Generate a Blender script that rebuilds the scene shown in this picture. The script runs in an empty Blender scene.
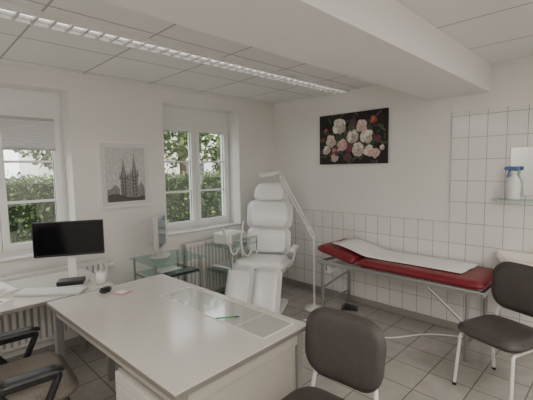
import bpy, bmesh, math, random
from mathutils import Matrix, Vector
random.seed(7)
C=bpy.context.collection
# ---------------- camera
f=368.0; H=1.6
co=bpy.data.objects.new('camera',bpy.data.cameras.new('camera')); C.objects.link(co)
co.data.lens=f/533*36; co.data.clip_start=0.05
Rm=Matrix.Rotation(math.radians(45),3,'Z')@Matrix.Rotation(math.radians(85),3,'X')@Matrix.Rotation(math.radians(-0.9),3,'Z')
co.matrix_world=Matrix.Translation((0,0,H))@Rm.to_4x4()
bpy.context.scene.camera=co
# ---------------- materials
def mat(name,col,rough=.5,metal=0,spec=.5,bump=0,bscale=60,var=0,emit=0,coat=0,vscale=8):
    m=bpy.data.materials.new(name); m.use_nodes=True; nt=m.node_tree; b=nt.nodes['Principled BSDF']
    c=(*col,1)
    b.inputs['Base Color'].default_value=c; b.inputs['Roughness'].default_value=rough; b.inputs['Metallic'].default_value=metal
    b.inputs['Specular IOR Level'].default_value=spec; b.inputs['Coat Weight'].default_value=coat; b.inputs['Coat Roughness'].default_value=.12
    if emit: b.inputs['Emission Color'].default_value=c; b.inputs['Emission Strength'].default_value=emit
    tc=nt.nodes.new('ShaderNodeTexCoord')
    if var:
        n=nt.nodes.new('ShaderNodeTexNoise'); n.inputs['Scale'].default_value=vscale; n.inputs['Detail'].default_value=5
        nt.links.new(tc.outputs['Object'],n.inputs['Vector'])
        r=nt.nodes.new('ShaderNodeValToRGB'); r.color_ramp.elements[0].position=.3; r.color_ramp.elements[1].position=.7
        r.color_ramp.elements[0].color=(*[max(0,x*(1-var)) for x in col],1); r.color_ramp.elements[1].color=(*[min(1,x*(1+var)) for x in col],1)
        nt.links.new(n.outputs['Fac'],r.inputs['Fac']); nt.links.new(r.outputs['Color'],b.inputs['Base Color'])
    if bump:
        n=nt.nodes.new('ShaderNodeTexNoise'); n.inputs['Scale'].default_value=bscale; n.inputs['Detail'].default_value=4
        nt.links.new(tc.outputs['Object'],n.inputs['Vector'])
        bp=nt.nodes.new('ShaderNodeBump'); bp.inputs['Strength'].default_value=bump; bp.inputs['Distance'].default_value=.01
        nt.links.new(n.outputs['Fac'],bp.inputs['Height']); nt.links.new(bp.outputs['Normal'],b.inputs['Normal'])
    return m
def tilemat(name,axes,w,h,off,c1,c2,mortar,msize,rough,bumpd=.3,spec=.5,noise=0):
    m=bpy.data.materials.new(name); m.use_nodes=True; nt=m.node_tree; b=nt.nodes['Principled BSDF']
    b.inputs['Roughness'].default_value=rough; b.inputs['Specular IOR Level'].default_value=spec
    tc=nt.nodes.new('ShaderNodeTexCoord'); s=nt.nodes.new('ShaderNodeSeparateXYZ'); cb=nt.nodes.new('ShaderNodeCombineXYZ')
    nt.links.new(tc.outputs['Object'],s.inputs[0])
    for i,a in enumerate(axes):
        ad=nt.nodes.new('ShaderNodeMath'); ad.operation='ADD'; ad.inputs[1].default_value=off[i]
        nt.links.new(s.outputs[a],ad.inputs[0]); nt.links.new(ad.outputs[0],cb.inputs[i])
    br=nt.nodes.new('ShaderNodeTexBrick'); br.offset=0; br.squash=1
    br.inputs['Scale'].default_value=1; br.inputs['Brick Width'].default_value=w; br.inputs['Row Height'].default_value=h
    br.inputs['Mortar Size'].default_value=msize; br.inputs['Mortar Smooth'].default_value=.1; br.inputs['Bias'].default_value=0
    br.inputs['Color1'].default_value=(*c1,1); br.inputs['Color2'].default_value=(*c2,1); br.inputs['Mortar'].default_value=(*mortar,1)
    nt.links.new(cb.outputs[0],br.inputs['Vector'])
    out=br.outputs['Color']
    if noise:
        n=nt.nodes.new('ShaderNodeTexNoise'); n.inputs['Scale'].default_value=9; n.inputs['Detail'].default_value=6
        nt.links.new(tc.outputs['Object'],n.inputs['Vector'])
        hs=nt.nodes.new('ShaderNodeMix'); hs.data_type='RGBA'; hs.blend_type='MULTIPLY'; hs.inputs['Factor'].default_value=noise
        rr=nt.nodes.new('ShaderNodeValToRGB'); rr.color_ramp.elements[0].color=(.6,.6,.6,1); rr.color_ramp.elements[0].position=.3; rr.color_ramp.elements[1].position=.65
        nt.links.new(n.outputs['Fac'],rr.inputs['Fac']); nt.links.new(out,hs.inputs['A']); nt.links.new(rr.outputs['Color'],hs.inputs['B']); out=hs.outputs['Result']
    nt.links.new(out,b.inputs['Base Color'])
    bp=nt.nodes.new('ShaderNodeBump'); bp.invert=True; bp.inputs['Strength'].default_value=bumpd; bp.inputs['Distance'].default_value=.003
    nt.links.new(br.outputs['Fac'],bp.inputs['Height']); nt.links.new(bp.outputs['Normal'],b.inputs['Normal'])
    return m
def glassmat(name,tint=(1,1,1),refl=.08,rough=.02):
    m=bpy.data.materials.new(name); m.use_nodes=True; nt=m.node_tree; nt.nodes.clear()
    o=nt.nodes.new('ShaderNodeOutputMaterial'); t=nt.nodes.new('ShaderNodeBsdfTransparent'); g=nt.nodes.new('ShaderNodeBsdfGlossy')
    t.inputs[0].default_value=(*tint,1); g.inputs['Roughness'].default_value=rough
    mx=nt.nodes.new('ShaderNodeMixShader'); mx.inputs[0].default_value=refl
    nt.links.new(t.outputs[0],mx.inputs[1]); nt.links.new(g.outputs[0],mx.inputs[2]); nt.links.new(mx.outputs[0],o.inputs[0])
    return m
M=dict(
 wall=mat('wall_paint',(.84,.825,.795),.9,bump=.05,bscale=250,spec=.2),
 ceil=tilemat('ceiling_tiles',(0,1),.625,.625,(10.0+.36,10.0),(.87,.86,.835),(.84,.835,.815),(.44,.435,.42),.007,.9,.35,.2),
 beam=mat('beam_paint',(.86,.85,.825),.9,bump=.04,bscale=200,spec=.2),
 floor=tilemat('floor_tiles',(0,1),.30,.30,(10.05,10.1),(.47,.445,.405),(.43,.407,.372),(.20,.188,.168),.0045,.16,.35,.5,noise=.35),
 wtile=tilemat('wall_tiles',(0,2),.15,.20,(10.0-.055+.3,9.95),(.85,.84,.815),(.83,.82,.795),(.38,.37,.355),.0027,.12,.5),
 pvc=mat('white_pvc',(.88,.88,.87),.35),
 gasket=mat('window_gasket',(.08,.08,.08),.6),
 white=mat('white_lacquer',(.84,.84,.82),.4),
 whitev=mat('white_vinyl',(.93,.93,.93),.28,bump=.22,bscale=11,coat=.4),
 rad=mat('radiator_enamel',(.80,.79,.76),.4), radd=mat('radiator_channel',(.48,.47,.45),.5),
 sill=mat('sill_stone',(.6,.59,.56),.3,var=.12,vscale=40),
 dtop=mat('desk_laminate',(.62,.60,.555),.15,bump=.015,bscale=300),
 dedge=mat('desk_edge',(.20,.185,.165),.45),
 dpanel=mat('desk_panel',(.42,.395,.355),.45),
 steel=mat('grey_steel',(.36,.355,.35),.35,.6),
 chrome=mat('chrome',(.75,.75,.76),.15,1),
 alu=mat('brushed_aluminium',(.62,.63,.64),.3,.9),
 louvre=mat('louvre_metal',(.72,.71,.68),.35,.5),
 refl=mat('reflector_dark',(.16,.15,.13),.35,.3),
 tubeg=mat('fluorescent_tube',(1,.97,.92),.4,emit=1.6),
 black=mat('black_plastic',(.014,.014,.016),.4),
 screen=mat('monitor_glass',(.004,.004,.006),.12,spec=.3),
 screen2=mat('dim_screen',(.07,.13,.17),.15),
 lgrey=mat('grey_plastic',(.52,.53,.52),.45),
 dgrey=mat('dark_grey_vinyl',(.062,.053,.050),.5,bump=.12,bscale=220,var=.1,vscale=30),
 fabric=mat('taupe_fabric',(.21,.185,.16),.95,bump=.4,bscale=400,var=.2,vscale=150),
 red=mat('red_vinyl',(.19,.012,.022),.38,bump=.04,bscale=60),
 paper=mat('white_paper',(.90,.89,.87),.8,bump=.12,bscale=25),
 key=mat('key_white',(.82,.82,.82),.5),
 pink=mat('pink_pad',(.62,.32,.36),.7),
 green=mat('green_pen',(.03,.30,.10),.4),
 cream=mat('cream_frame',(.88,.86,.81),.45),
 ceramic=mat('white_ceramic',(.86,.82,.74),.1,coat=.5),
 blue=mat('blue_plastic',(.12,.20,.40),.4),
 bottle=mat('bottle_plastic',(.80,.85,.90),.3),
 mirror=mat('mirror_silver',(.8,.82,.82),.03,1),
 skirt=mat('skirting_tile',(.36,.34,.31),.3),
 ink=mat('etching_ink',(.27,.27,.27),.9,var=.45,vscale=70),
 inkl=mat('etching_wash',(.60,.60,.59),.9,var=.15,vscale=45),
 inkd=mat('etching_dark',(.12,.12,.12),.9,var=.4,vscale=90),
 canvas=mat('painting_ground',(.012,.010,.010),.6,var=.5,vscale=6),
 glass=glassmat('window_glass'), gtable=glassmat('green_glass',(.80,.91,.88),.16),
 matfilm=glassmat('desk_mat_film',(.985,.99,.99),.10,.06),
 blind=mat('blind_fabric',(.86,.86,.88),.8),
 grass=mat('lawn',(.10,.17,.05),.9,var=.3,vscale=5),
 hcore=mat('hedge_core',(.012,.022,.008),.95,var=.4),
 bark=mat('bark',(.12,.08,.05),.9,bump=.5,bscale=20,var=.2),
 house=mat('house_render',(.78,.76,.70),.9,var=.04),
 roof=mat('roof_tiles',(.28,.12,.08),.8,var=.2),
 dglass=mat('dark_pane',(.05,.07,.09),.1),
)
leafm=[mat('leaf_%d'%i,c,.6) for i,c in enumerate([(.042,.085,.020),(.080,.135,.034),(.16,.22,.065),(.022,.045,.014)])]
# ---------------- helpers
def link(me,name,mats,parent=None,loc=(0,0,0),rot=(0,0,0),smooth=False):
    ob=bpy.data.objects.new(name,me); C.objects.link(ob)
    for m in (mats if isinstance(mats,(list,tuple)) else [mats]): me.materials.append(m)
    ob.location=loc; ob.rotation_euler=rot
    if parent: ob.parent=parent
    if smooth:
        for p in me.polygons: p.use_smooth=True
    return ob
def empty(name,loc=(0,0,0),rz=0):
    e=bpy.data.objects.new(name,None); C.objects.link(e); e.location=loc; e.rotation_euler=(0,0,rz); e.empty_display_size=.1
    return e
def bm_box(bm,size,loc,rot=None):
    mt=Matrix.Translation(loc)@(rot.to_4x4() if rot else Matrix.Identity(4))@Matrix.Diagonal((*size,1))
    return bmesh.ops.create_cube(bm,size=1,matrix=mt)
def boxes(name,lst,m,parent=None,bevel=0,loc=(0,0,0),rot=(0,0,0),seg=2):
    bm=bmesh.new()
    for b in lst: bm_box(bm,*b)
    me=bpy.data.meshes.new(name); bm.to_mesh(me); bm.free()
    ob=link(me,name,m,parent,loc,rot)
    if bevel:
        md=ob.modifiers.new('b','BEVEL'); md.width=bevel; md.segments=seg; md.limit_method='ANGLE'
    return ob
def bb(a,b):
    return (tuple(b[i]-a[i] for i in range(3)),tuple((a[i]+b[i])/2 for i in range(3)))
def frame4(x0,x1,y0,y1,z0,z1,w):
    return [bb((x0,y0,z0),(x1,y0+w,z1)),bb((x0,y1-w,z0),(x1,y1,z1)),bb((x0,y0+w,z0),(x1,y1-w,z0+w)),bb((x0,y0+w,z1-w),(x1,y1-w,z1))]
def cyl(name,r,d,loc,m,parent=None,rot=(0,0,0),r2=None,n=28):
    bm=bmesh.new(); bmesh.ops.create_cone(bm,cap_ends=True,segments=n,radius1=r,radius2=r if r2 is None else r2,depth=d)
    me=bpy.data.meshes.new(name); bm.to_mesh(me); bm.free()
    ob=link(me,name,m,parent,loc,rot,True)
    md=ob.modifiers.new('b','BEVEL'); md.width=min(r,d)*.15; md.segments=2; md.limit_method='ANGLE'; md.angle_limit=1.0
    return ob
def tube(name,paths,r,m,parent=None,smooth=True,loc=(0,0,0),rot=(0,0,0),res=6):
    if not isinstance(paths[0][0],(list,tuple,Vector)): paths=[paths]
    cu=bpy.data.curves.new(name,'CURVE'); cu.dimensions='3D'; cu.bevel_depth=r; cu.bevel_resolution=3; cu.resolution_u=res; cu.use_fill_caps=True
    for pts in paths:
        sm=smooth and len(pts)>2
        sp=cu.splines.new('NURBS' if sm else 'POLY'); sp.points.add(len(pts)-1)
        for i,p in enumerate(pts): sp.points[i].co=(*p,1)
        if sm: sp.order_u=3; sp.use_endpoint_u=True
    t=bpy.data.objects.new('tmp',cu); C.objects.link(t)
    dg=bpy.context.evaluated_depsgraph_get(); dg.update()
    me=bpy.data.meshes.new_from_object(t.evaluated_get(dg)); bpy.data.objects.remove(t)
    me.materials.clear()
    return link(me,name,m,parent,loc,rot,True)
def fil(pts,d=.04):
    out=[pts[0]]
    for i in range(1,len(pts)-1):
        p=Vector(pts[i]); a=(Vector(pts[i-1])-p); b=(Vector(pts[i+1])-p)
        out+= [tuple(p+a.normalized()*min(d,a.length*.45)),tuple(p),tuple(p+b.normalized()*min(d,b.length*.45))]
    out.append(pts[-1])
    res=[out[0]]
    for i in range(1,len(out)):
        A=Vector(res[-1]);B=Vector(out[i])
        if (B-A).length>3*d: res+= [tuple(A.lerp(B,.02)),tuple(A.lerp(B,.98))]
        res.append(out[i])
    return res
def pad(name,w,h,t,r,m,parent=None,loc=(0,0,0),rot=(0,0,0),curve=0,n=16,ns=4,taper=0,soft=.55,crown=0,fn=None):
    bm=bmesh.new(); idx={}
    def P(i,j,k):
        if (i,j,k) in idx: return idx[(i,j,k)]
        u=math.sin((i/n*2-1)*math.pi/2); v=math.sin((j/n*2-1)*math.pi/2); s=k/ns*2-1
        mm=max(abs(u),abs(v))
        x=u*w/2; z=v*h/2
        qx=max(-(w/2-r),min(w/2-r,x)); qz=max(-(h/2-r),min(h/2-r,z)); dx=x-qx; dz=z-qz
        if abs(dx)>1e-9 and abs(dz)>1e-9:
            L=math.hypot(dx,dz); k2=max(abs(dx),abs(dz))/L; dx*=k2; dz*=k2
        x=qx+dx; z=qz+dz
        y=s*t/2*(1-soft*mm**10)
        shrink=1-abs(s)**4*min(.5,t*.25/min(w,h)*2)*mm**6
        x*=shrink; z*=shrink
        if crown: y+=(1 if s>0 else -1)*abs(s)*crown*(1-mm**2)
        x*=1+taper*(z/h)
        y+=curve*x*x
        if fn: x,y,z=fn(x,y,z)
        idx[(i,j,k)]=bm.verts.new((x,y,z)); return idx[(i,j,k)]
    for i in range(n):
        for j in range(n):
            bm.faces.new([P(i,j,0),P(i+1,j,0),P(i+1,j+1,0),P(i,j+1,0)])
            bm.faces.new([P(i,j,ns),P(i,j+1,ns),P(i+1,j+1,ns),P(i+1,j,ns)])
    for k in range(ns):
        for i in range(n):
            bm.faces.new([P(i,0,k),P(i,0,k+1),P(i+1,0,k+1),P(i+1,0,k)])
            bm.faces.new([P(i,n,k),P(i+1,n,k),P(i+1,n,k+1),P(i,n,k+1)])
            bm.faces.new([P(0,i,k),P(0,i+1,k),P(0,i+1,k+1),P(0,i,k+1)])
            bm.faces.new([P(n,i,k),P(n,i,k+1),P(n,i+1,k+1),P(n,i+1,k)])
    bmesh.ops.recalc_face_normals(bm,faces=bm.faces)
    me=bpy.data.meshes.new(name); bm.to_mesh(me); bm.free()
    return link(me,name,m,parent,loc,rot,True)
def lathe(name,prof,m,parent=None,loc=(0,0,0),rot=(0,0,0),n=32,sx=1,sy=1):
    bm=bmesh.new(); rings=[]
    for r,z in prof: rings.append([bm.verts.new((r*math.cos(2*math.pi*i/n)*sx,r*math.sin(2*math.pi*i/n)*sy,z)) for i in range(n)])
    for a,b in zip(rings,rings[1:]):
        for i in range(n): bm.faces.new([a[i],a[(i+1)%n],b[(i+1)%n],b[i]])
    bmesh.ops.recalc_face_normals(bm,faces=bm.faces)
    me=bpy.data.meshes.new(name); bm.to_mesh(me); bm.free()
    return link(me,name,m,parent,loc,rot,True)
def polys(name,plist,mats,parent=None,loc=(0,0,0),rot=(0,0,0)):
    vs=[];fs=[];mi=[]
    for pts,k in plist:
        s=len(vs); vs+=pts; fs.append(tuple(range(s,s+len(pts)))); mi.append(k)
    me=bpy.data.meshes.new(name); me.from_pydata(vs,[],fs)
    ob=link(me,name,mats,parent,loc,rot)
    for p,k in zip(me.polygons,mi): p.material_index=k
    return ob
rad=math.radians
# ---------------- room shell
XW=-3.58; YB=3.75; ZC=2.47; XE=1.7; YS=-1.7; XO=-3.96
n1=(.06,1.12); n2=(2.04,3.10); zs=.89; zt=2.31
boxes('wall_west',[bb((XO,YS,0),(XW,n1[0],ZC)),bb((XO,n1[1],0),(XW,n2[0],ZC)),bb((XO,n2[1],0),(XW,YB+.2,ZC)),
  bb((XO,n1[0],0),(XW,n1[1],zs-.02)),bb((XO,n2[0],0),(XW,n2[1],zs-.02)),
  bb((XO,n1[0],zt),(XW,n1[1],ZC)),bb((XO,n2[0],zt),(XW,n2[1],ZC))],M['wall'])
boxes('wall_north',[bb((XW,YB,0),(XE+.2,YB+.2,ZC))],M['wall'])
boxes('wall_east',[bb((XE,YS,0),(XE+.2,YB,ZC))],M['wall'])
boxes('wall_south',[bb((XO,YS-.2,0),(XE+.2,YS,ZC))],M['wall'])
boxes('floor',[bb((XO,YS-.2,-.1),(XE+.2,YB+.2,0))],M['floor'])
boxes('ceiling',[bb((XO,YS-.2,ZC),(XE+.2,YB+.2,ZC+.12))],M['ceil'])
boxes('ceiling_beam',[bb((-1.46,YS,2.235),(-.935,YB,ZC))],M['beam'],bevel=.004)
boxes('wall_tiling_north',[bb((XW,YB-.012,.07),(-1.245,YB,1.05)),bb((-1.245,YB-.012,.07),(XE,YB,2.09))],M['wtile'])
boxes('baseboard_north',[bb((XW,YB-.016,0),(XE,YB,.07))],M['skirt'],bevel=.002)
boxes('baseboard_west',[bb((XW,YS,0),(XW+.014,YB-.016,.07))],M['skirt'],bevel=.002)
boxes('trim_ceiling',[bb((XW,YS,ZC-.02),(XW+.02,YB,ZC)),bb((XW+.02,YB-.02,ZC-.02),(-1.46,YB,ZC)),bb((-.935,YB-.02,ZC-.02),(XE,YB,ZC))],M['white'])
# ---------------- windows
def window(name,y0,y1,blind=False):
    e=empty(name,(XW-.21,(y0+y1)/2,0)); W=y1-y0; h=W/2-.001; z0,z1=zs,2.129
    fr=.045
    boxes('outer_frame',frame4(-.07,0,-h,h,z0,z1,fr)+[bb((-.069,-.02,z0+fr),(-.002,.02,z1-fr))],M['pvc'],e)
    s=.055
    for k,(a,b) in enumerate([(-h+fr-.012,-.003),(.003,h-fr+.012)]):
        lo,hi=z0+fr-.012,z1-fr+.012
        boxes('sash_%d'%k,frame4(-.05,.018,a,b,lo,hi,s),M['pvc'],e)
        ga,gb,gl,gh=a+s,b-s,lo+s,hi-s
        boxes('gasket_%d'%k,frame4(-.015,-.009,ga,gb,gl,gh,.005),M['gasket'],e)
        boxes('glass_%d'%k,[bb((-.022,ga,gl),(-.018,gb,gh))],M['glass'],e)
        boxes('muntins_%d'%k,[bb((-.027,ga,gl+(gh-gl)*q-.011),(-.011,gb,gl+(gh-gl)*q+.011)) for q in (1/3,2/3)],M['pvc'],e)
        if blind:
            n=18; zt_,zb_=hi-s+.01,1.80
            bm=bmesh.new(); vs=[]
            for i in range(n*2+1):
                z=zt_-(zt_-zb_)*i/(n*2); x=.024+(.012 if i%2 else 0)
                vs.append((bm.verts.new((x,ga-.01,z)),bm.verts.new((x,gb+.01,z))))
            for p,q in zip(vs,vs[1:]): bm.faces.new([p[0],p[1],q[1],q[0]])
            me=bpy.data.meshes.new('b'); bm.to_mesh(me); bm.free(); link(me,'pleated_blind_%d'%k,M['blind'],e)
            boxes('blind_rail_%d'%k,[bb((.019,ga-.01,zb_-.015),(.036,gb+.01,zb_)),bb((.019,ga-.01,zt_),(.036,gb+.01,zt_+.02))],M['lgrey'],e)
    boxes('handle',[((.012,.026,.10),(.025,.035,1.5)),((.03,.014,.014),(.045,.035,1.52)),((.014,.02,.12),(.067,.035,1.47))],M['pvc'],e)
    boxes('shutter_box',[bb((-.16,-h,2.13),(-.001,h,zt-.001))],M['pvc'],e)
    return e
window('window_1',*n1,blind=True); window('window_2',*n2)
for i,(a,b) in enumerate([n1,n2]):
    boxes('window_sill' if i==0 else 'window_sill.001',[bb((XW-.21,a+.001,zs-.019),(XW+.02,b-.001,zs))],M['sill'],bevel=.003)
# ---------------- radiators
def radiator(name,y0,y1):
    e=empty(name,(XW+.004,(y0+y1)/2,0)); h=(y1-y0)/2
    boxes('panels',[bb((.03,-h,.17),(.045,h,.76)),bb((.085,-h,.17),(.095,h,.76))],M['radd'],e,.004)
    boxes('ribs',[((.020,.030,.56),(.102,-h+.03+i*.05,.465)) for i in range(int((2*h-.03)/.05)+1)],M['rad'],e,.006)
    boxes('rails',[bb((.088,-h,.735),(.110,h,.760)),bb((.088,-h,.17),(.110,h,.195))],M['rad'],e,.004)
    boxes('top_grille',[((.045,.006,.012),(.063,-h+.01+i*.02,.765)) for i in range(int(2*h/.02))]+[bb((.025,-h,.755),(.03,h,.775)),bb((.111,-h,.755),(.115,h,.775))],M['rad'],e)
    boxes('brackets',[bb((0,-h+.15,.25),(.03,-h+.18,.65)),bb((0,h-.18,.25),(.03,h-.15,.65))],M['rad'],e)
    tube('pipes',[[(.07,h-.05,.2),(.07,h-.05,.0)],[(.07,h-.1,.2),(.07,h-.1,0)]],.009,M['rad'],e)
    cyl('valve',.022,.07,(.07,h+.03,.70),M['white'],e,rot=(rad(90),0,0))
radiator('radiator',.05,1.35); radiator('radiator.001',2.2,3.10)
# ---------------- ceiling louvre luminaire
e=empty('louvre_ceiling_light',(-2.42,0,ZC)); hw=.085
boxes('housing',[bb((-hw,YS+.1,-.03),(-hw+.014,3.70,0)),bb((hw-.014,YS+.1,-.03),(hw,3.70,0)),bb((-.005,YS+.12,-.029),(.005,3.68,-.016))],M['white'],e)
fins=[]; y=YS+.15
while y<3.68: fins.append(((2*hw-.03,.016,.016),(0,y,-.021))); y+=.09
boxes('louvre_fins',fins,M['louvre'],e)
boxes('reflector',[bb((-hw+.015,YS+.11,-.003),(hw-.015,3.69,-.0005))],M['refl'],e)
boxes('tube_cover',[bb((-.042,YS+.12,-.010),(-.016,3.68,-.0035)),bb((.016,YS+.12,-.010),(.042,3.68,-.0035))],M['tubeg'],e)
def fill_light(name,x,y,power,w=1.2,h=1.2):  # added fill lamp with invented casing, unseen at ceiling height, brightens the room
    e=empty(name,(x,y,ZC))
    boxes('frame',[bb((-w/2-.02,-h/2-.02,-.04),(w/2+.02,h/2+.02,-.001))],M['white'],e,.003)
    ld=bpy.data.lights.new(name+'_lamp','AREA'); ld.shape='RECTANGLE'; ld.size=w; ld.size_y=h; ld.energy=power; ld.color=(1,.945,.87)
    lo=bpy.data.objects.new('lamp',ld); C.objects.link(lo); lo.parent=e; lo.location=(0,0,-.045)
fill_light('added_fill_light',.7,-.3,50)
fill_light('added_fill_light.001',-2.2,-1.0,20,1.2,.6)
fill_light('added_fill_light.002',.9,2.0,34,.6,1.2)
# ---------------- pictures
e=empty('framed_cathedral_print',(XW,1.605,0)); y0,y1,z0,z1=-.265,.265,1.23,1.88
boxes('frame',frame4(0,.025,y0,y1,z0,z1,.02),M['cream'],e)
boxes('mount',[bb((0,y0+.015,z0+.015),(.010,y1-.015,z1-.015))],mat('mount_card',(.74,.74,.73),.8),e)
pl=[]; X=.0115
def q(pts,k,dx=0): pl.append(([(X+dx,a,1.29+b) for a,b in pts],k))
q([(-.20,0),(.20,0),(.20,.53),(-.20,.53)],1)
def spire(cx,w,base,top):
    q([(cx-w,.02),(cx+w,.02),(cx+w,base),(cx-w,base)],0,.0004)
    q([(cx-w*.8,base),(cx+w*.8,base),(cx+w*.1,top-.04),(cx,top),(cx-w*.1,top-.04)],0,.0004)
    for s in (-1,1):
        q([(cx+s*w-.007,base-.02),(cx+s*w+.007,base-.02),(cx+s*w,base+.07)],2,.0006)
        q([(cx+s*w*.5-.005,base-.0),(cx+s*w*.5+.005,base-.0),(cx+s*w*.5,base+.09)],2,.0006)
    for i in range(6):
        zz=.05+i*(base-.05)/6
        for o in(-.55,.15):
            q([(cx+w*o,zz),(cx+w*(o+.4),zz),(cx+w*(o+.4),zz+.02),(cx+w*(o+.2),zz+.03),(cx+w*o,zz+.02)],2,.0008)
spire(-.025,.036,.24,.44); spire(.085,.036,.26,.49)
q([(.01,.02),(.05,.02),(.05,.22),(.03,.29),(.01,.22)],0,.0005)
q([(.12,.02),(.19,.02),(.19,.13),(.155,.19),(.12,.14)],0,.0005)
q([(-.19,.0),(.19,.0),(.19,.05),(.1,.035),(0,.045),(-.1,.08),(-.19,.07)],2,.0009)
q([(-.19,.05),(-.07,.05),(-.07,.13),(-.11,.17),(-.15,.13),(-.19,.12)],0,.0006)
polys('etching',pl,[M['ink'],M['inkl'],M['inkd']],e)
# flower painting
e=empty('flower_painting',(-2.33,YB,0)); w,z0,z1=.445,1.63,2.215
boxes('canvas',[bb((-w,-.03,z0),(w,-.001,z1))],M['canvas'],e,.002)
fm=[mat('petal_%d'%i,c,.7,var=.25,vscale=22) for i,c in enumerate([(.80,.75,.67),(.58,.38,.35),(.25,.045,.055),(.55,.20,.06),(.09,.10,.04),(.11,.06,.08),(.66,.52,.46),(.05,.07,.07),(.46,.40,.35)])]
pl=[]; lay=[0]
def petal(cx,cz,r,ang,ln,wd,k):
    lay[0]+=1; yy=-.0305-.0000045*lay[0]; P=[]
    for i in range(10):
        t=2*math.pi*i/10; a=(r+ln*.5+ln*.5*math.cos(t)); b=wd*math.sin(t)*.5
        x=cx+a*math.cos(ang)-b*math.sin(ang); z=cz+a*math.sin(ang)+b*math.cos(ang)
        P.append((max(-w+.002,min(w-.002,x)),yy,max(z0+.002,min(z1-.002,z))))
    pl.append((P,k))
def flower(cx,cz,R,ks):
    # lit base tone, mid tone and shade tone; lower-right petals fall into the shade tone
    hx_=cx+random.uniform(-.3,.3)*R; hz=cz+random.uniform(-.2,.3)*R
    for ring in range(6):
        t=ring/5; rr=R*(1-t*.80)*random.uniform(.92,1.08); n=7 if ring<3 else 5; X0=cx*(1-t)+hx_*t; Z0=cz*(1-t)+hz*t
        for i in range(n):
            a=2*math.pi*(i+random.random()*.8)/n
            k=ks[0] if random.random()<.55 else ks[1]
            if math.cos(a+.8)>.55 or random.random()<.10: k=ks[2]
            petal(X0,Z0,rr*.10,a,rr*random.uniform(.75,1.0),rr*random.uniform(.7,1.1),k)
for i in range(230):
    x=random.gauss(0,.20); z=1.88+random.gauss(0,.12)
    petal(x,z,0,random.uniform(0,6.28),random.uniform(.04,.11),.026,random.choice([4,4,7,7,4,5,7]))
for cx,cz,R,ks in [(.02,2.10,.045,[2,5,5]),(-.34,1.80,.06,[0,8,8]),(-.05,1.71,.05,[5,2,5]),(.31,1.74,.06,[6,8,1]),(.33,1.90,.045,[2,5,5]),(-.22,1.71,.055,[6,1,8]),
   (-.16,2.07,.100,[0,0,8]),(.14,2.05,.080,[6,6,1]),(.28,2.11,.045,[3,2,2]),(-.28,1.90,.078,[6,6,8]),(.02,1.94,.085,[0,6,8]),(.20,1.93,.09,[0,0,8]),(-.12,1.85,.075,[6,1,1]),
   (.09,1.79,.085,[0,6,8]),(.23,1.77,.065,[6,0,1]),(-.21,1.78,.055,[1,2,5]),(-.34,2.03,.03,[3,2,5]),(-.02,1.80,.04,[2,2,5]),(-.39,1.92,.03,[2,5,5]),(.39,1.80,.035,[0,1,8])]:
    flower(cx,cz,R,ks)
polys('bouquet',pl,fm,e)
# ---------------- main desk
e=empty('office_desk',(-1.955,1.085,0),rad(2)); hx,hy=.745,.425
boxes('top',[bb((-hx,-hy,.722),(hx,hy,.745))],M['dtop'],e,.002)
boxes('top_edge_band',[bb((-hx-.003,-hy-.003,.716),(hx+.003,hy+.003,.739))],M['dedge'],e,.002)
boxes('rails',[bb((-hx+.07,-hy+.03,.655),(hx-.07,-hy+.055,.715)),bb((-hx+.07,hy-.055,.655),(hx-.07,hy-.03,.715)),bb((hx-.05,-hy+.071,.645),(hx-.02,hy-.071,.715)),bb((-hx+.02,-hy+.071,.645),(-hx+.05,hy-.071,.715))],M['dpanel'],e,.002)
boxes('legs',[((.05,.05,.695),(sx*(hx-.045),sy*(hy-.045),.3675)) for sx in(-1,1) for sy in(-1,1)],M['steel'],e,.006)
boxes('leg_feet',[((.055,.055,.02),(sx*(hx-.045),sy*(hy-.045),.01)) for sx in(-1,1) for sy in(-1,1)],M['black'],e,.003)
boxes('end_panel',[bb((hx-.055,-hy+.071,.16),(hx-.035,hy-.071,.635))],M['dpanel'],e,.002)
boxes('modesty_panel',[bb((-hx+.07,hy-.09,.30),(hx-.07,hy-.072,.65))],M['dpanel'],e,.002)
boxes('drawer_cabinet',[bb((.21,-hy+.025,.05),(.64,hy-.12,.64))],M['dpanel'],e,.003)
boxes('drawer_fronts',[bb((.215,-hy+.005,a),(.635,-hy+.025,b)) for a,b in((.06,.24),(.245,.425),(.43,.575),(.58,.635))],M['dtop'],e,.003)
boxes('drawer_handles',[((.13,.012,.012),(.425,-hy-.002,z)) for z in(.20,.385,.54)],M['alu'],e,.003)
# side desk by the window
e=empty('side_desk',(0,0,0))
boxes('top',[bb((-3.43,-.35,.722),(-2.722,1.10,.745))],M['dtop'],e,.002)
boxes('top_edge_band',[bb((-3.433,-.353,.716),(-2.720,1.103,.739))],M['dedge'],e,.002)
boxes('legs',[((.045,.045,.716),(x,y,.358)) for x in(-3.38,-2.76) for y in(-.3,1.05)],M['steel'],e,.004)
boxes('rails',[bb((-3.39,-.27,.66),(-3.37,1.02,.716)),bb((-3.35,1.04,.66),(-2.79,1.06,.716))],M['dpanel'],e)
# monitor
ZT=.7455
e=empty('computer_monitor',(-2.95,.87,ZT),rad(62))
boxes('panel',[bb((-.238,-.012,.225),(.238,.012,.485))],M['black'],e,.006)
boxes('screen',[bb((-.230,-.0145,.243),(.230,-.0115,.477))],M['screen'],e)
boxes('back_bulge',[bb((-.15,.012,.26),(.15,.042,.44))],M['black'],e,.012)
boxes('stand_column',[bb((-.03,.045,.02),(.03,.06,.36))],M['white'],e,.004)
pad('stand_base',.20,.20,.014,.03,M['white'],e,loc=(0,.03,.008),rot=(rad(90),0,0),n=10,ns=2,soft=.2)
boxes('base_dock',[bb((-.09,-.07,.016),(.09,.04,.05))],M['black'],e,.006)
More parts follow.
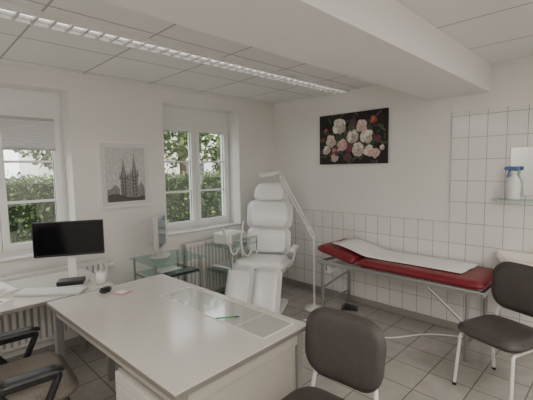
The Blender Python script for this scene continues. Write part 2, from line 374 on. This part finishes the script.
# keyboard
e=empty('computer_keyboard',(-2.87,.71,ZT),rad(47))
boxes('body',[bb((-.225,-.07,0),(.225,.07,.014))],M['lgrey'],e,.005)
L=[]
for r in range(6):
    for c in range(19):
        if r==0 and 4<c<10: continue
        L.append(((.0185,.0175,.006),(-.208+c*.0231,-.055+r*.022,.017)))
L.append(((.11,.0175,.006),(-.045,-.055,.017)))
boxes('keys',L,M['key'],e,.0015)
pad('computer_mouse',.058,.10,.03,.028,M['black'],None,loc=(-2.60,.98,.7612),rot=(rad(90),0,rad(30)),crown=.004,n=12)
e=empty('paper_stack',(-3.20,.42,ZT),rad(10))
for i in range(5): boxes('sheet_%d'%i,[((.30,.22,.004),(0,0,.0025+i*.0045))],M['paper'],e,rot=(0,0,rad(random.uniform(-9,9))))
boxes('folder',[((.24,.20,.02),(.02,-.1,.034))],M['white'],e,.004,rot=(0,0,.3))
e=empty('printed_leaflet',(-2.96,.36,ZT),rad(35)); boxes('sheet',[((.21,.16,.002),(0,0,.001))],M['paper'],e); boxes('picture_block',[((.12,.08,.0006),(.02,.0,.0024))],M['blue'],e)
e=empty('pink_notepad',(-2.50,1.05,ZT),rad(20)); boxes('pad',[((.11,.09,.006),(0,0,.003))],M['pink'],e,.001); boxes('page',[((.07,.06,.002),(.0,0,.007))],M['paper'],e)
e=empty('pen_cup',(-2.83,1.04,ZT)); lathe('cup',[(0,0),(.033,0),(.036,.09),(.033,.09),(.03,.01),(0,.01)],M['white'],e)
tube('pens',[[(.01,0,.012),(.03,.015,.15)],[(-.01,.01,.012),(-.028,.02,.14)],[(0,-.01,.012),(-.01,-.03,.135)]],.004,M['lgrey'],e,False)
e=empty('transparent_desk_mat',(-1.77,1.335,.7457),rad(2))
boxes('film',[bb((-.46,-.115,0),(.49,.125,.003))],M['matfilm'],e)
boxes('rim',[bb((-.463,-.118,0),(.493,-.114,.004)),bb((-.463,.125,0),(.493,.129,.004)),bb((-.464,-.114,0),(-.460,.125,.004)),bb((.490,-.114,0),(.494,.125,.004)),bb((.28,-.113,.0031),(.283,.124,.0041))],M['white'],e)
e=empty('ballpoint_pen',(-1.60,1.27,.7497),rad(55))
tube('barrel',[(-.065,0,.0055),(.04,0,.0055)],.0045,M['green'],e,False); tube('tip',[(.04,0,.0055),(.068,0,.0045)],.0038,M['black'],e,False)
# ---------------- glass computer table with old monitor
e=empty('glass_computer_table',(-3.20,1.82,0))
boxes('glass_top',[bb((-.25,-.28,.735),(.25,.28,.743))],M['gtable'],e,.003)
boxes('keyboard_shelf',[bb((-.20,-.22,.60),(.24,.22,.607))],M['gtable'],e,.002)
boxes('lower_shelf',[bb((-.21,-.22,.22),(.19,.22,.227))],M['gtable'],e,.002)
tube('frame',[[(x,y,.05),(x,y,.735)] for x in(-.22,.20) for y in(-.24,.24)]+[[(-.22,y,z),(.20,y,z)] for y in(-.24,.24) for z in(.10,.59)]+[[(-.22,-.24,.21),(-.22,.24,.21)],[(.20,-.24,.21),(.20,.24,.21)]],.011,M['steel'],e,False)
for i,(x,y) in enumerate([(x,y) for x in(-.22,.20) for y in(-.24,.24)]): cyl('caster_%d'%i,.025,.02,(x,y,.026),M['black'],e,rot=(rad(90),0,0))
boxes('papers',[((.22,.3,.03),(.0,.03,.243)),((.2,.2,.02),(.02,.0,.618))],M['paper'],e,.002)
boxes('desktop_computer',[bb((-.12,-.2,.258),(.10,.18,.40))],M['lgrey'],e,.008)
boxes('old_keyboard',[bb((.10,-.2,.609),(.24,.2,.63))],M['black'],e,.004)
e=empty('old_lcd_monitor',(-3.26,1.78,.743),rad(140))
boxes('bezel',[bb((-.19,-.02,.09),(.19,.03,.42))],M['lgrey'],e,.012)
boxes('screen',[bb((-.165,-.0225,.12),(.165,-.019,.395))],M['screen2'],e)
boxes('rear_housing',[bb((-.12,.03,.15),(.12,.08,.36))],M['lgrey'],e,.02)
boxes('neck',[bb((-.04,.0,.01),(.04,.04,.12))],M['lgrey'],e,.008)
pad('foot',.24,.18,.022,.07,M['lgrey'],e,loc=(0,0,.012),rot=(rad(90),0,0),n=12,ns=2,soft=.3)
# trolley with hoses
e=empty('instrument_trolley',(-3.14,2.58,0),rad(8))
boxes('shelves',[bb((-.2,-.22,z),(.2,.22,z+.012)) for z in(.20,.48,.76)],M['gtable'],e,.002)
tube('frame',[[(x,y,.05),(x,y,.80)] for x in(-.19,.19) for y in(-.21,.21)]+[fil([(.19,-.21,.80),(.19,-.21,.84),(.19,.21,.84),(.19,.21,.80)])],.01,M['chrome'],e,False)
for i,(x,y) in enumerate([(x,y) for x in(-.19,.19) for y in(-.21,.21)]): cyl('caster_%d'%i,.026,.02,(x,y,.026),M['black'],e,rot=(rad(90),0,0))
boxes('drill_unit',[bb((-.15,-.14,.772),(.10,.14,.90))],M['white'],e,.02)
boxes('unit_panel',[bb((.10,-.11,.79),(.103,.11,.88))],M['lgrey'],e,.001)
boxes('tray',[bb((-.15,-.17,.492),(.15,.17,.54))],M['alu'],e,.01)
tube('hose',[[(.05,.12,.89),(.05,.16,.98),(.1,.1,1.02),(.2,-.05,.94),(.22,-.1,.8),(.21,.0,.62),(.2,.12,.70),(.18,.16,.86)],[(.0,-.12,.89),(.02,-.16,.96),(.12,-.24,.97),(.2,-.27,.85),(.21,-.2,.66),(.2,-.1,.76)]],.009,M['white'],e,True)
# ---------------- treatment chair
e=empty('treatment_chair',(-2.875,2.80,0),rad(-60-90))
pad('floor_plate',.46,.66,.05,.08,M['white'],e,loc=(0,-.02,.0255),rot=(rad(90),0,0),n=12,ns=3,soft=.35)
boxes('lift_column',[bb((-.13,-.18,.05),(.13,.14,.28))],M['white'],e,.03)
boxes('bellows',[bb((-.15+.008*(i%2),-.2+.008*(i%2),.28+i*.03),(.15-.008*(i%2),.16-.008*(i%2),.31+i*.03)) for i in range(5)],M['white'],e,.006)
boxes('seat_frame',[bb((-.23,-.26,.43),(.23,.22,.475))],M['white'],e,.01)
pad('seat',.58,.54,.13,.09,M['whitev'],e,loc=(0,0,.545),rot=(rad(94),0,0),crown=.015)
def bw(x,y,z): return (x,y+ .03*abs(x/.27)**3, z)
pad('lower_back',.53,.33,.13,.09,M['whitev'],e,loc=(0,-.29,.74),rot=(rad(14),0,0),crown=.015,fn=bw)
pad('upper_back',.56,.36,.13,.11,M['whitev'],e,loc=(0,-.37,1.04),rot=(rad(14),0,0),crown=.015,fn=bw)
pad('head_rest',.42,.25,.11,.11,M['whitev'],e,loc=(0,-.43,1.30),rot=(rad(12),0,0),crown=.015,taper=-.12)
boxes('back_shell',[bb((-.2,-.02,-.35),(.2,.02,.35))],M['white'],e,.015,loc=(0,-.42,.90),rot=(rad(14),0,0))
tube('head_rest_bars',[[(-.05,-.46,1.1),(-.05,-.49,1.30)],[(.05,-.46,1.1),(.05,-.49,1.30)]],.008,M['chrome'],e,False)
for s in(-1,1):
    pad('leg_rest_%d'%(s+2),.295,.54,.12,.07,M['whitev'],e,loc=(s*.146,.40,.34),rot=(rad(27),0,0),crown=.012,taper=-.04)
    tube('arm_bracket_%d'%(s+2),[(s*.24,-.22,.46),(s*.31,-.22,.50),(s*.33,-.2,.70)],.013,M['white'],e)
    pad('arm_rest_%d'%(s+2),.07,.30,.045,.03,M['whitev'],e,loc=(s*.33,-.12,.70),rot=(rad(90),0,0),n=10,ns=3)
boxes('leg_rest_frame',[bb((-.2,-.012,-.22),(.2,.012,.22))],M['white'],e,.008,loc=(0,.335,.33),rot=(rad(27),0,0))
tube('frame_struts',[[(-.16,.15,.43),(-.16,.27,.5)],[(.16,.15,.43),(.16,.27,.5)]],.012,M['chrome'],e,False)
# ---------------- exam couch
hl=.805; hd=.29
e=empty('examination_couch',(-1.585,3.43,0))
zt_=.60
P=[[(-hl+.06,-hd+.03,0),(-hl+.06,-hd+.03,zt_-.03)],[(-hl+.06,hd-.03,0),(-hl+.06,hd-.03,zt_-.03)],[(hl-.12,-hd+.03,0),(hl-.12,-hd+.03,zt_-.03)],[(hl-.12,hd-.03,0),(hl-.12,hd-.03,zt_-.03)]]
tube('legs',P,.018,M['steel'],e,False)
tube('braces',[[(-hl+.06,-hd+.03,.14),(-hl+.06,hd-.03,.14)],[(hl-.12,-hd+.03,.14),(hl-.12,hd-.03,.14)],[(-hl+.06,-hd+.03,.30),(-hl+.40,-hd+.03,zt_-.04)],[(hl-.12,-hd+.03,.30),(hl-.45,-hd+.03,zt_-.04)]],.012,M['steel'],e,False)
boxes('bed_frame',[bb((-hl+.03,-hd+.015,zt_-.04),(hl-.03,-hd+.045,zt_)),bb((-hl+.03,hd-.045,zt_-.04),(hl-.03,hd-.015,zt_)),bb((-hl,-hd+.015,zt_-.04),(-hl+.03,hd-.015,zt_)),bb((hl-.03,-hd+.015,zt_-.04),(hl,hd-.015,zt_)),bb((-.3,-hd+.045,zt_-.035),(-.27,hd-.045,zt_-.005))],M['alu'],e,.004)
pad('body_pad',1.15,2*hd,.08,.05,M['red'],e,loc=(hl-.575,0,zt_+.042),rot=(rad(90),0,0),soft=.3)
pad('head_pad',.47,2*hd,.08,.05,M['red'],e,loc=(-hl+.22,0,zt_+.087),rot=(rad(90),rad(11),0),soft=.3)
bm=bmesh.new(); prev=None
path=[(-.70,.774),(-.62,.759),(-.5,.735),(-.39,.714),(-.30,.694),(-.1,.687),(.15,.687),(.42,.687),(.60,.688)]
for i,(x,z) in enumerate(path):
    row=[bm.verts.new((x+.03*k/8,-.15+.42*k/8+(.012*math.sin(i*1.3)),z+.003+.003*math.sin(k*1.7+i))) for k in range(9)]
    if prev:
        for k in range(8): bm.faces.new([prev[k],prev[k+1],row[k+1],row[k]])
    prev=row
me=bpy.data.meshes.new('p'); bm.to_mesh(me); bm.free(); ob=link(me,'paper_cover',M['paper'],e,smooth=True); md=ob.modifiers.new('s','SOLIDIFY'); md.thickness=.002
cyl('paper_roll',.045,.44,(-hl+.10,0,.50),M['paper'],e,rot=(rad(90),0,0))
tube('roll_holder',[[(-hl+.10,-.25,.57),(-hl+.10,-.25,.50),(-hl+.10,.25,.50),(-hl+.10,.25,.57)]],.008,M['chrome'],e,False)
# ---------------- magnifier lamp
e=empty('magnifier_lamp',(0,0,0)); bx,by=-2.50,3.24
tube('floor_post',[[(bx,by,.03),(bx,by,.84)]],.012,M['white'],e,False)
lathe('floor_base',[(0,0),(.11,0),(.11,.02),(.03,.035),(.02,.05),(0,.05)],M['white'],e,loc=(bx,by,0))
tube('arm_bars',[[(bx-.01,by,.80),(-2.79,3.00,1.49)],[(bx+.01,by+.005,.83),(-2.77,3.01,1.52)]],.008,M['white'],e,False)
tube('springs',[[(bx-.04,by-.02,.90),(-2.67,3.10,1.18)]],.010,M['chrome'],e,False)
tube('head_arm',[(-2.78,3.0,1.51),(-2.79,2.98,1.545),(-2.83,2.93,1.54)],.010,M['white'],e)
tube('joint',[(-2.79,3.01,1.49),(-2.77,2.99,1.53)],.02,M['white'],e,False)
hr=(rad(10),rad(-6),0)
lathe('ring_head',[(.075,.012),(.105,.018),(.125,.0),(.12,-.022),(.09,-.026),(.075,-.02),(.075,.012)],M['white'],e,loc=(-2.86,2.91,1.54),rot=hr)
lathe('lens',[(0,.006),(.05,.004),(.076,0),(.05,-.004),(0,-.006)],M['gtable'],e,loc=(-2.86,2.91,1.54),rot=hr)
# ---------------- visitor chairs
def vchair(name,loc,rz):
    e=empty(name,(loc[0],loc[1],0),rz)
    pad('seat',.46,.45,.075,.12,M['dgrey'],e,loc=(0,0,.435),rot=(rad(90),0,0),crown=.012)
    pad('backrest',.44,.35,.05,.12,M['dgrey'],e,loc=(0,.235,.705),rot=(rad(-8),0,0),curve=-.35,crown=.008,taper=.06)
    t=[]
    for s in(-1,1):
        t.append(fil([(s*.20,-.20,.01),(s*.185,-.17,.385),(s*.185,.18,.385),(s*.20,.25,.01)],.05))
        t.append(fil([(s*.185,.10,.385),(s*.185,.215,.40),(s*.15,.262,.70)],.04))
    t.append([(-.185,-.12,.385),(.185,-.12,.385)]); t.append([(-.185,.14,.385),(.185,.14,.385)])
    tube('steel_frame',t,.011,M['white'],e,True)
    for i,(x,y) in enumerate([(s*.20,y) for s in(-1,1) for y in(-.20,.25)]): cyl('foot_%d'%i,.014,.02,(x,y,.0105),M['black'],e)
    return e
vchair('visitor_chair',(-.60,2.89),rad(-20))
vchair('visitor_chair.001',(-.965,1.27),rad(3))
# ---------------- office chair
e=empty('office_swivel_chair',(-2.24,.37,0),rad(-4))
pad('seat',.52,.50,.10,.10,M['fabric'],e,loc=(0,0,.475),rot=(rad(90),0,0),crown=.015)
boxes('seat_pan',[bb((-.2,-.2,.395),(.2,.2,.425))],M['black'],e,.01)
pad('backrest',.44,.50,.07,.10,M['fabric'],e,loc=(0,-.30,.84),rot=(rad(8),0,0),curve=.3,crown=.01)
tube('back_bar',[(0,-.1,.40),(0,-.34,.42),(0,-.36,.60),(0,-.35,.80)],.018,M['black'],e)
cyl('gas_lift',.03,.30,(0,0,.26),M['black'],e); cyl('hub',.05,.08,(0,0,.11),M['black'],e)
for i in range(5):
    a=2*math.pi*i/5+.3
    boxes('spoke_%d'%i,[((.28,.045,.03),(.16,0,0))],M['black'],e,.01,loc=(0,0,.10),rot=(0,rad(6),a))
    cyl('castor_%d'%i,.028,.045,(.30*math.cos(a),.30*math.sin(a),.0285),M['black'],e,rot=(rad(90),0,a))
for s in(-1,1):
    tube('arm_loop_%d'%(s+2),[fil([(s*.20,.02,.41),(s*.30,.02,.42),(s*.30,-.12,.62),(s*.30,.14,.62),(s*.30,.06,.44)],.04)],.018,M['black'],e)
    pad('arm_pad_%d'%(s+2),.08,.28,.035,.03,M['black'],e,loc=(s*.30,.02,.645),rot=(rad(90),0,0),n=10,ns=3)
# ---------------- sink, shelf, bottle, mirror
e=empty('wash_basin',(-.52,YB-.013,-.02))
def halfbowl():
    bm=bmesh.new(); n=28; prof=[(.30,.82),(.305,.86),(.29,.872),(.265,.865),(.22,.80),(.12,.755),(.0,.75)]
    outer=[(.30,.82),(.27,.77),(.20,.73),(.10,.715),(0,.715)]
    for pr in(prof,outer):
        rings=[]
        for r,z in pr:
            ring=[]
            for i in range(n+1):
                a=math.pi+math.pi*i/n; x=r*math.cos(a); y=r*1.42*math.sin(a)
                ring.append(bm.verts.new((x,y,z)))
            rings.append(ring)
        for p,q_ in zip(rings,rings[1:]):
            for i in range(n): bm.faces.new([p[i],p[i+1],q_[i+1],q_[i]])
    bmesh.ops.remove_doubles(bm,verts=bm.verts,dist=.0005)
    bmesh.ops.recalc_face_normals(bm,faces=bm.faces)
    me=bpy.data.meshes.new('bowl'); bm.to_mesh(me); bm.free(); return me
link(halfbowl(),'bowl',M['ceramic'],e,smooth=True)
boxes('rear_ledge',[bb((-.30,-.10,.80),(.30,0,.872))],M['ceramic'],e,.012)
tube('tap',[[(.03,-.05,.87),(.03,-.05,.97),(.03,-.10,1.0),(.03,-.17,.96)]],.012,M['chrome'],e); cyl('tap_lever',.018,.03,(.03,-.05,1.0),M['chrome'],e)
tube('trap',[(0,-.15,.72),(0,-.15,.5),(0,-.08,.45),(0,-.01,.5)],.018,M['chrome'],e)
e=empty('glass_shelf',(-.57,YB-.013,0))
boxes('shelf_plate',[bb((-.30,-.13,1.295),(.30,-.005,1.303))],M['gtable'],e,.002)
boxes('brackets',[bb((-.27,-.05,1.275),(-.25,0,1.295)),bb((.25,-.05,1.275),(.27,0,1.295))],M['chrome'],e,.003)
e=empty('wall_mirror',(-.45,YB-.013,0))
boxes('mirror_plate',[bb((-.31,-.010,1.33),(.31,-.005,1.74))],M['mirror'],e,.001)
boxes('mirror_backing',[bb((-.313,-.0045,1.327),(.313,0,1.743))],M['lgrey'],e)
e=empty('spray_bottle',(-.715,3.655,1.3035),rad(-25)); e.scale=(1.3,1.3,1.3)
lathe('body',[(0,0),(.036,0),(.038,.01),(.038,.10),(.034,.125),(.016,.155),(.014,.165),(0,.165)],M['bottle'],e)
lathe('label',[(.0383,.03),(.0388,.032),(.0388,.085),(.0383,.087)],M['white'],e)
lathe('collar',[(0,.16),(.017,.16),(.017,.185),(0,.185)],M['white'],e)
boxes('spray_head',[bb((-.055,-.012,.185),(.03,.012,.212)),bb((-.066,-.007,.192),(-.055,.007,.206))],M['blue'],e,.004)
boxes('trigger',[((.008,.012,.05),(-.035,0,.165),Matrix.Rotation(.35,3,'Y'))],M['blue'],e,.002)
e=empty('wall_socket',(-1.02,YB-.0125,.42)); boxes('plate',[((.16,.010,.08),(0,-.005,0))],M['white'],e,.003)
for k,x in enumerate((-.04,.04)): cyl('socket_well_%d'%k,.02,.004,(x,-.011,0),M['lgrey'],e,rot=(rad(90),0,0))
tube('power_cable',[(-2.38,2.9,.0065),(-2.32,2.95,.0065),(-2.25,3.0,.0065),(-2.1,3.30,.0065),(-1.9,3.2,.0065),(-1.7,3.0,.0065),(-1.5,3.15,.0065),(-1.3,3.5,.0065),(-1.05,3.6,.0065)],.006,M['white'],None)
e=empty('foot_pedal',(-2.2,3.5,0),.5); boxes('base',[bb((-.09,-.06,.0),(.09,.06,.02))],M['black'],e,.006); boxes('treadle',[((.12,.09,.015),(0,0,.032),Matrix.Rotation(.15,3,'Y'))],M['black'],e,.005)
# ---------------- exterior
boxes('lawn',[bb((-40,-25,-.5),(XO,30,-.4))],M['grass'])
def leaves(name,n,sampler,size,parent=None):
    vs=[];fs=[];mi=[]
    for i in range(n):
        p=Vector(sampler()); a=Vector([random.gauss(0,1) for _ in range(3)]).normalized(); b=a.cross(Vector([random.gauss(0,1) for _ in range(3)])).normalized()
        s=size*random.uniform(.6,1.3); k=len(vs)
        vs+=[tuple(p-a*s),tuple(p+b*s*.5),tuple(p+a*s),tuple(p-b*s*.5)]; fs.append((k,k+1,k+2,k+3)); mi.append(random.choice([0,0,1,1,2,3]))
    me=bpy.data.meshes.new(name); me.from_pydata(vs,[],fs); ob=link(me,name,leafm,parent)
    for p,k in zip(me.polygons,mi): p.material_index=k
    return ob
e=empty('garden_hedge',(0,0,0))
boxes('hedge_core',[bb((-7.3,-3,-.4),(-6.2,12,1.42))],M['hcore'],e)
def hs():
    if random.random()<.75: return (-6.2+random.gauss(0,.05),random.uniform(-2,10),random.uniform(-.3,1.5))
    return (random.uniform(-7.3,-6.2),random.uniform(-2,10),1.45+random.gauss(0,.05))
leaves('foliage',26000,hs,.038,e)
for i,(tx,ty,r,zc) in enumerate([(-9.5,3.2,1.7,2.9),(-10.5,6.6,1.9,3.2),(-12,10.5,1.3,2.0),(-9.8,-.6,1.7,3.0)]):
    e=empty('garden_tree' if i==0 else 'garden_tree.%03d'%i,(tx,ty,-.38))
    tube('trunk',[(0,0,0),(.1,.05,1.5),(0,0,zc+.4)],.12,M['bark'],e)
    def ts():
        while 1:
            v=Vector([random.uniform(-1,1) for _ in range(3)])
            if .3<v.length<1: break
        return (v.x*r,v.y*r,zc+.4+v.z*r*.85)
    leaves('crown',4200,ts,.09,e)
e=empty('neighbour_house',(-17,9,-.4))
boxes('facade',[bb((-3,-5,0),(0,9,6))],M['house'],e)
boxes('house_windows',[bb((.021,y,z),(.03,y+1.1,z+1.3)) for y in(-3.8,-1,2,5) for z in(1,3.7)],M['dglass'],e)
boxes('window_trims',[bb((.0,y-.08,z-.1),(.02,y+1.18,z+1.38)) for y in(-3.8,-1,2,5) for z in(1,3.7)],M['white'],e)
boxes('roof',[bb((-3.3,-5.3,6),(.4,9.3,6.5))],M['roof'],e)
# ---------------- world
w=bpy.data.worlds.new('world'); bpy.context.scene.world=w; w.use_nodes=True
nt=w.node_tree; bg=nt.nodes['Background']
sky=nt.nodes.new('ShaderNodeTexSky'); sky.sky_type='NISHITA'; sky.sun_disc=False; sky.sun_elevation=rad(35); sky.sun_rotation=rad(120); sky.dust_density=4
mx=nt.nodes.new('ShaderNodeMix'); mx.data_type='RGBA'; mx.inputs['Factor'].default_value=.85
mx.inputs['B'].default_value=(.98,.98,1,1)
ml=nt.nodes.new('ShaderNodeVectorMath'); ml.operation='SCALE'; ml.inputs['Scale'].default_value=.15
nt.links.new(sky.outputs[0],ml.inputs[0]); nt.links.new(ml.outputs[0],mx.inputs['A']); nt.links.new(mx.outputs['Result'],bg.inputs['Color']); bg.inputs['Strength'].default_value=4.8
